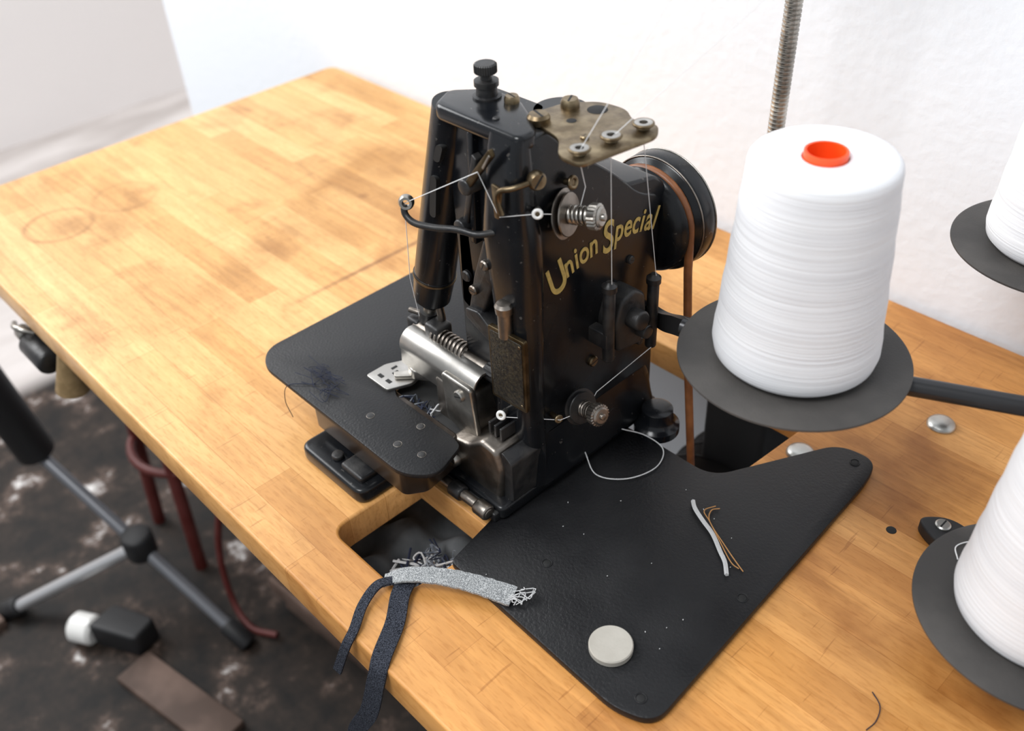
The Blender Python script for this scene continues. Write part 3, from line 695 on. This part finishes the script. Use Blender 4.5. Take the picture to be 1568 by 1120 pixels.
# ------------------------------------------------------------------ under-table / floor items
tr=empty('tripod_stand')
hub=(-2.2,.445,-1.13)
tube('leg_lower',[(-2.53,.35,-.90),(-1.90,.532,-1.345)],.018,'grey',tr,seg=14)
cyl('foot',(-1.93,.523,-1.325),(-1.86,.545,FL+.01),.028,'rubber',tr)
cyl('hub',(-2.2,.445,-1.17),(-2.2,.445,-1.08),.045,'rubber',tr)
tube('leg_front',[hub,(-2.47,.105,-1.35)],.020,'silver',tr,seg=14)
cyl('foot_front',(-2.46,.115,-1.34),(-2.52,.07,FL+.005),.03,'rubber',tr)
tube('leg_upper',[(-2.53,.35,-.90),(-2.50,.30,-.55)],.055,'rubber',tr,seg=14)
rs=empty('red_stool')
sx,sy=-2.38,.74
lathe('seat',(sx,sy,-.66),(sx,sy,0),[(0,0),(0,.22),(.01,.23),(.04,.23),(.05,.22),(.05,0)],'red',rs)
for a in range(4):
    an=math.radians(45+90*a); tube('leg',[(sx+.14*math.cos(an),sy+.14*math.sin(an),-.66),(sx+.20*math.cos(an),sy+.20*math.sin(an),FL)],.020,'red',rs,seg=12)
torus('foot_ring',(sx,sy,-1.0),(0,0,1),.175,.014,'red',rs)
rh=empty('red_hose')
tube('hose',[(-1.82,.62,FL+.02),(-1.90,.58,FL+.02),(-1.98,.58,-1.3),(-2.00,.60,-1.1),(-1.95,.66,-.8),(-1.88,.70,FL+.9)],.010,'red',rh,seg=10,smooth=8)
wr=empty('plastic_foot_pedal')
lathe('roller',(-2.27,.20,FL+.045),(-2.17,.26,FL+.045),[(0,0),(0,.035),(.01,.045),(.07,.045),(.08,.035),(.08,0)],'porcelain',wr)
prism('pedal',rp([(-2.20,.22),(-2.05,.30),(-2.08,.38),(-2.22,.32)],.02),'z',FL,FL+.09,'rubber',wr,.015)
wb=empty('floor_board')
prism('board',[(-2.02,.21),(-1.62,.29),(-1.64,.40),(-2.04,.32)],'z',FL,FL+.03,'plank',wb,.004)
prism('board_b',[(-2.75,-.05),(-2.45,-.02),(-2.46,.06),(-2.76,.03)],'z',FL,FL+.03,'plank',wb,.004)
wbx=empty('wooden_crate')
prism('crate_side',[(-1.90,.70),(-1.50,.74),(-1.53,.98),(-1.93,.94)],'z',FL,FL+.22,'plank',wbx,.006)
prism('crate_slat',[(-1.92,.68),(-1.48,.72),(-1.482,.735),(-1.922,.695)],'z',FL+.08,FL+.14,'plank',wbx,.004)
uc=empty('cable_bracket')
box('bracket_body',-1.83,-1.66,.345,.42,-.15,-.056,'rubber',uc,.01)
cyl('roller',(-1.80,.325,-.11),(-1.70,.325,-.11),.024,'blackm',uc)
cyl('roller_cap',(-1.83,.325,-.095),(-1.80,.325,-.095),.016,'steel',uc)
tube('hook',[(-1.78,.335,-.08),(-1.79,.318,-.07),(-1.81,.312,-.07),(-1.84,.32,-.08)],.006,'steel',uc,smooth=5)
lathe('brush',(-1.64,.345,-.06),(-1.66,.33,-.20),[(0,0),(0,.015),(.03,.02),(.09,.032),(.09,0)],'brush',uc)

# ------------------------------------------------------------------ lights & world
w=bpy.data.worlds.new('world'); scn.world=w; w.use_nodes=True
w.node_tree.nodes['Background'].inputs[0].default_value=(0.91,0.955,1,1); w.node_tree.nodes['Background'].inputs[1].default_value=.57
def area(n,loc,tgt,sx,sy,p,col):
    l=bpy.data.lights.new(n,'AREA'); l.shape='RECTANGLE'; l.size=sx; l.size_y=sy; l.energy=p; l.color=col
    o=bpy.data.objects.new(n,l); bpy.context.collection.objects.link(o); o.location=loc
    o.rotation_euler=(Vector(tgt)-Vector(loc)).to_track_quat('-Z','Y').to_euler()
area('window_light',(-2.8,-.2,2.3),(-.6,.5,.75),1.5,1.4,60,(.98,.99,1))
area('overhead_fill',(-.5,-.9,2.7),(-.5,.6,.9),1.0,.7,38,(.98,.99,1))  # unseen overhead fill, added to lift the ambient level and whiten the wall
area('left_wall_fill',(-2.3,1.6,2.6),(-3.1,1.2,.6),1.0,1.0,20,(1,.98,.96))  # unseen fill, added to brighten the far left wall

# ------------------------------------------------------------------ camera
cd=bpy.data.cameras.new('camera'); cd.sensor_width=36; cd.lens=34.07; cd.clip_start=.01
co=bpy.data.objects.new('camera',cd); bpy.context.collection.objects.link(co)
X=Vector((0.6884,-0.4255,0.5874));Y=Vector((0.7238,0.4551,-0.5187));X.normalize();Y=(Y-X*Y.dot(X)).normalized();Z=X.cross(Y)
R3=Matrix((X,Y,Z)); co.matrix_world=Matrix.Translation((0,0,ZT+S))@R3.to_4x4()
cd.dof.use_dof=True; cd.dof.focus_distance=.68; cd.dof.aperture_fstop=5.6
scn.camera=co
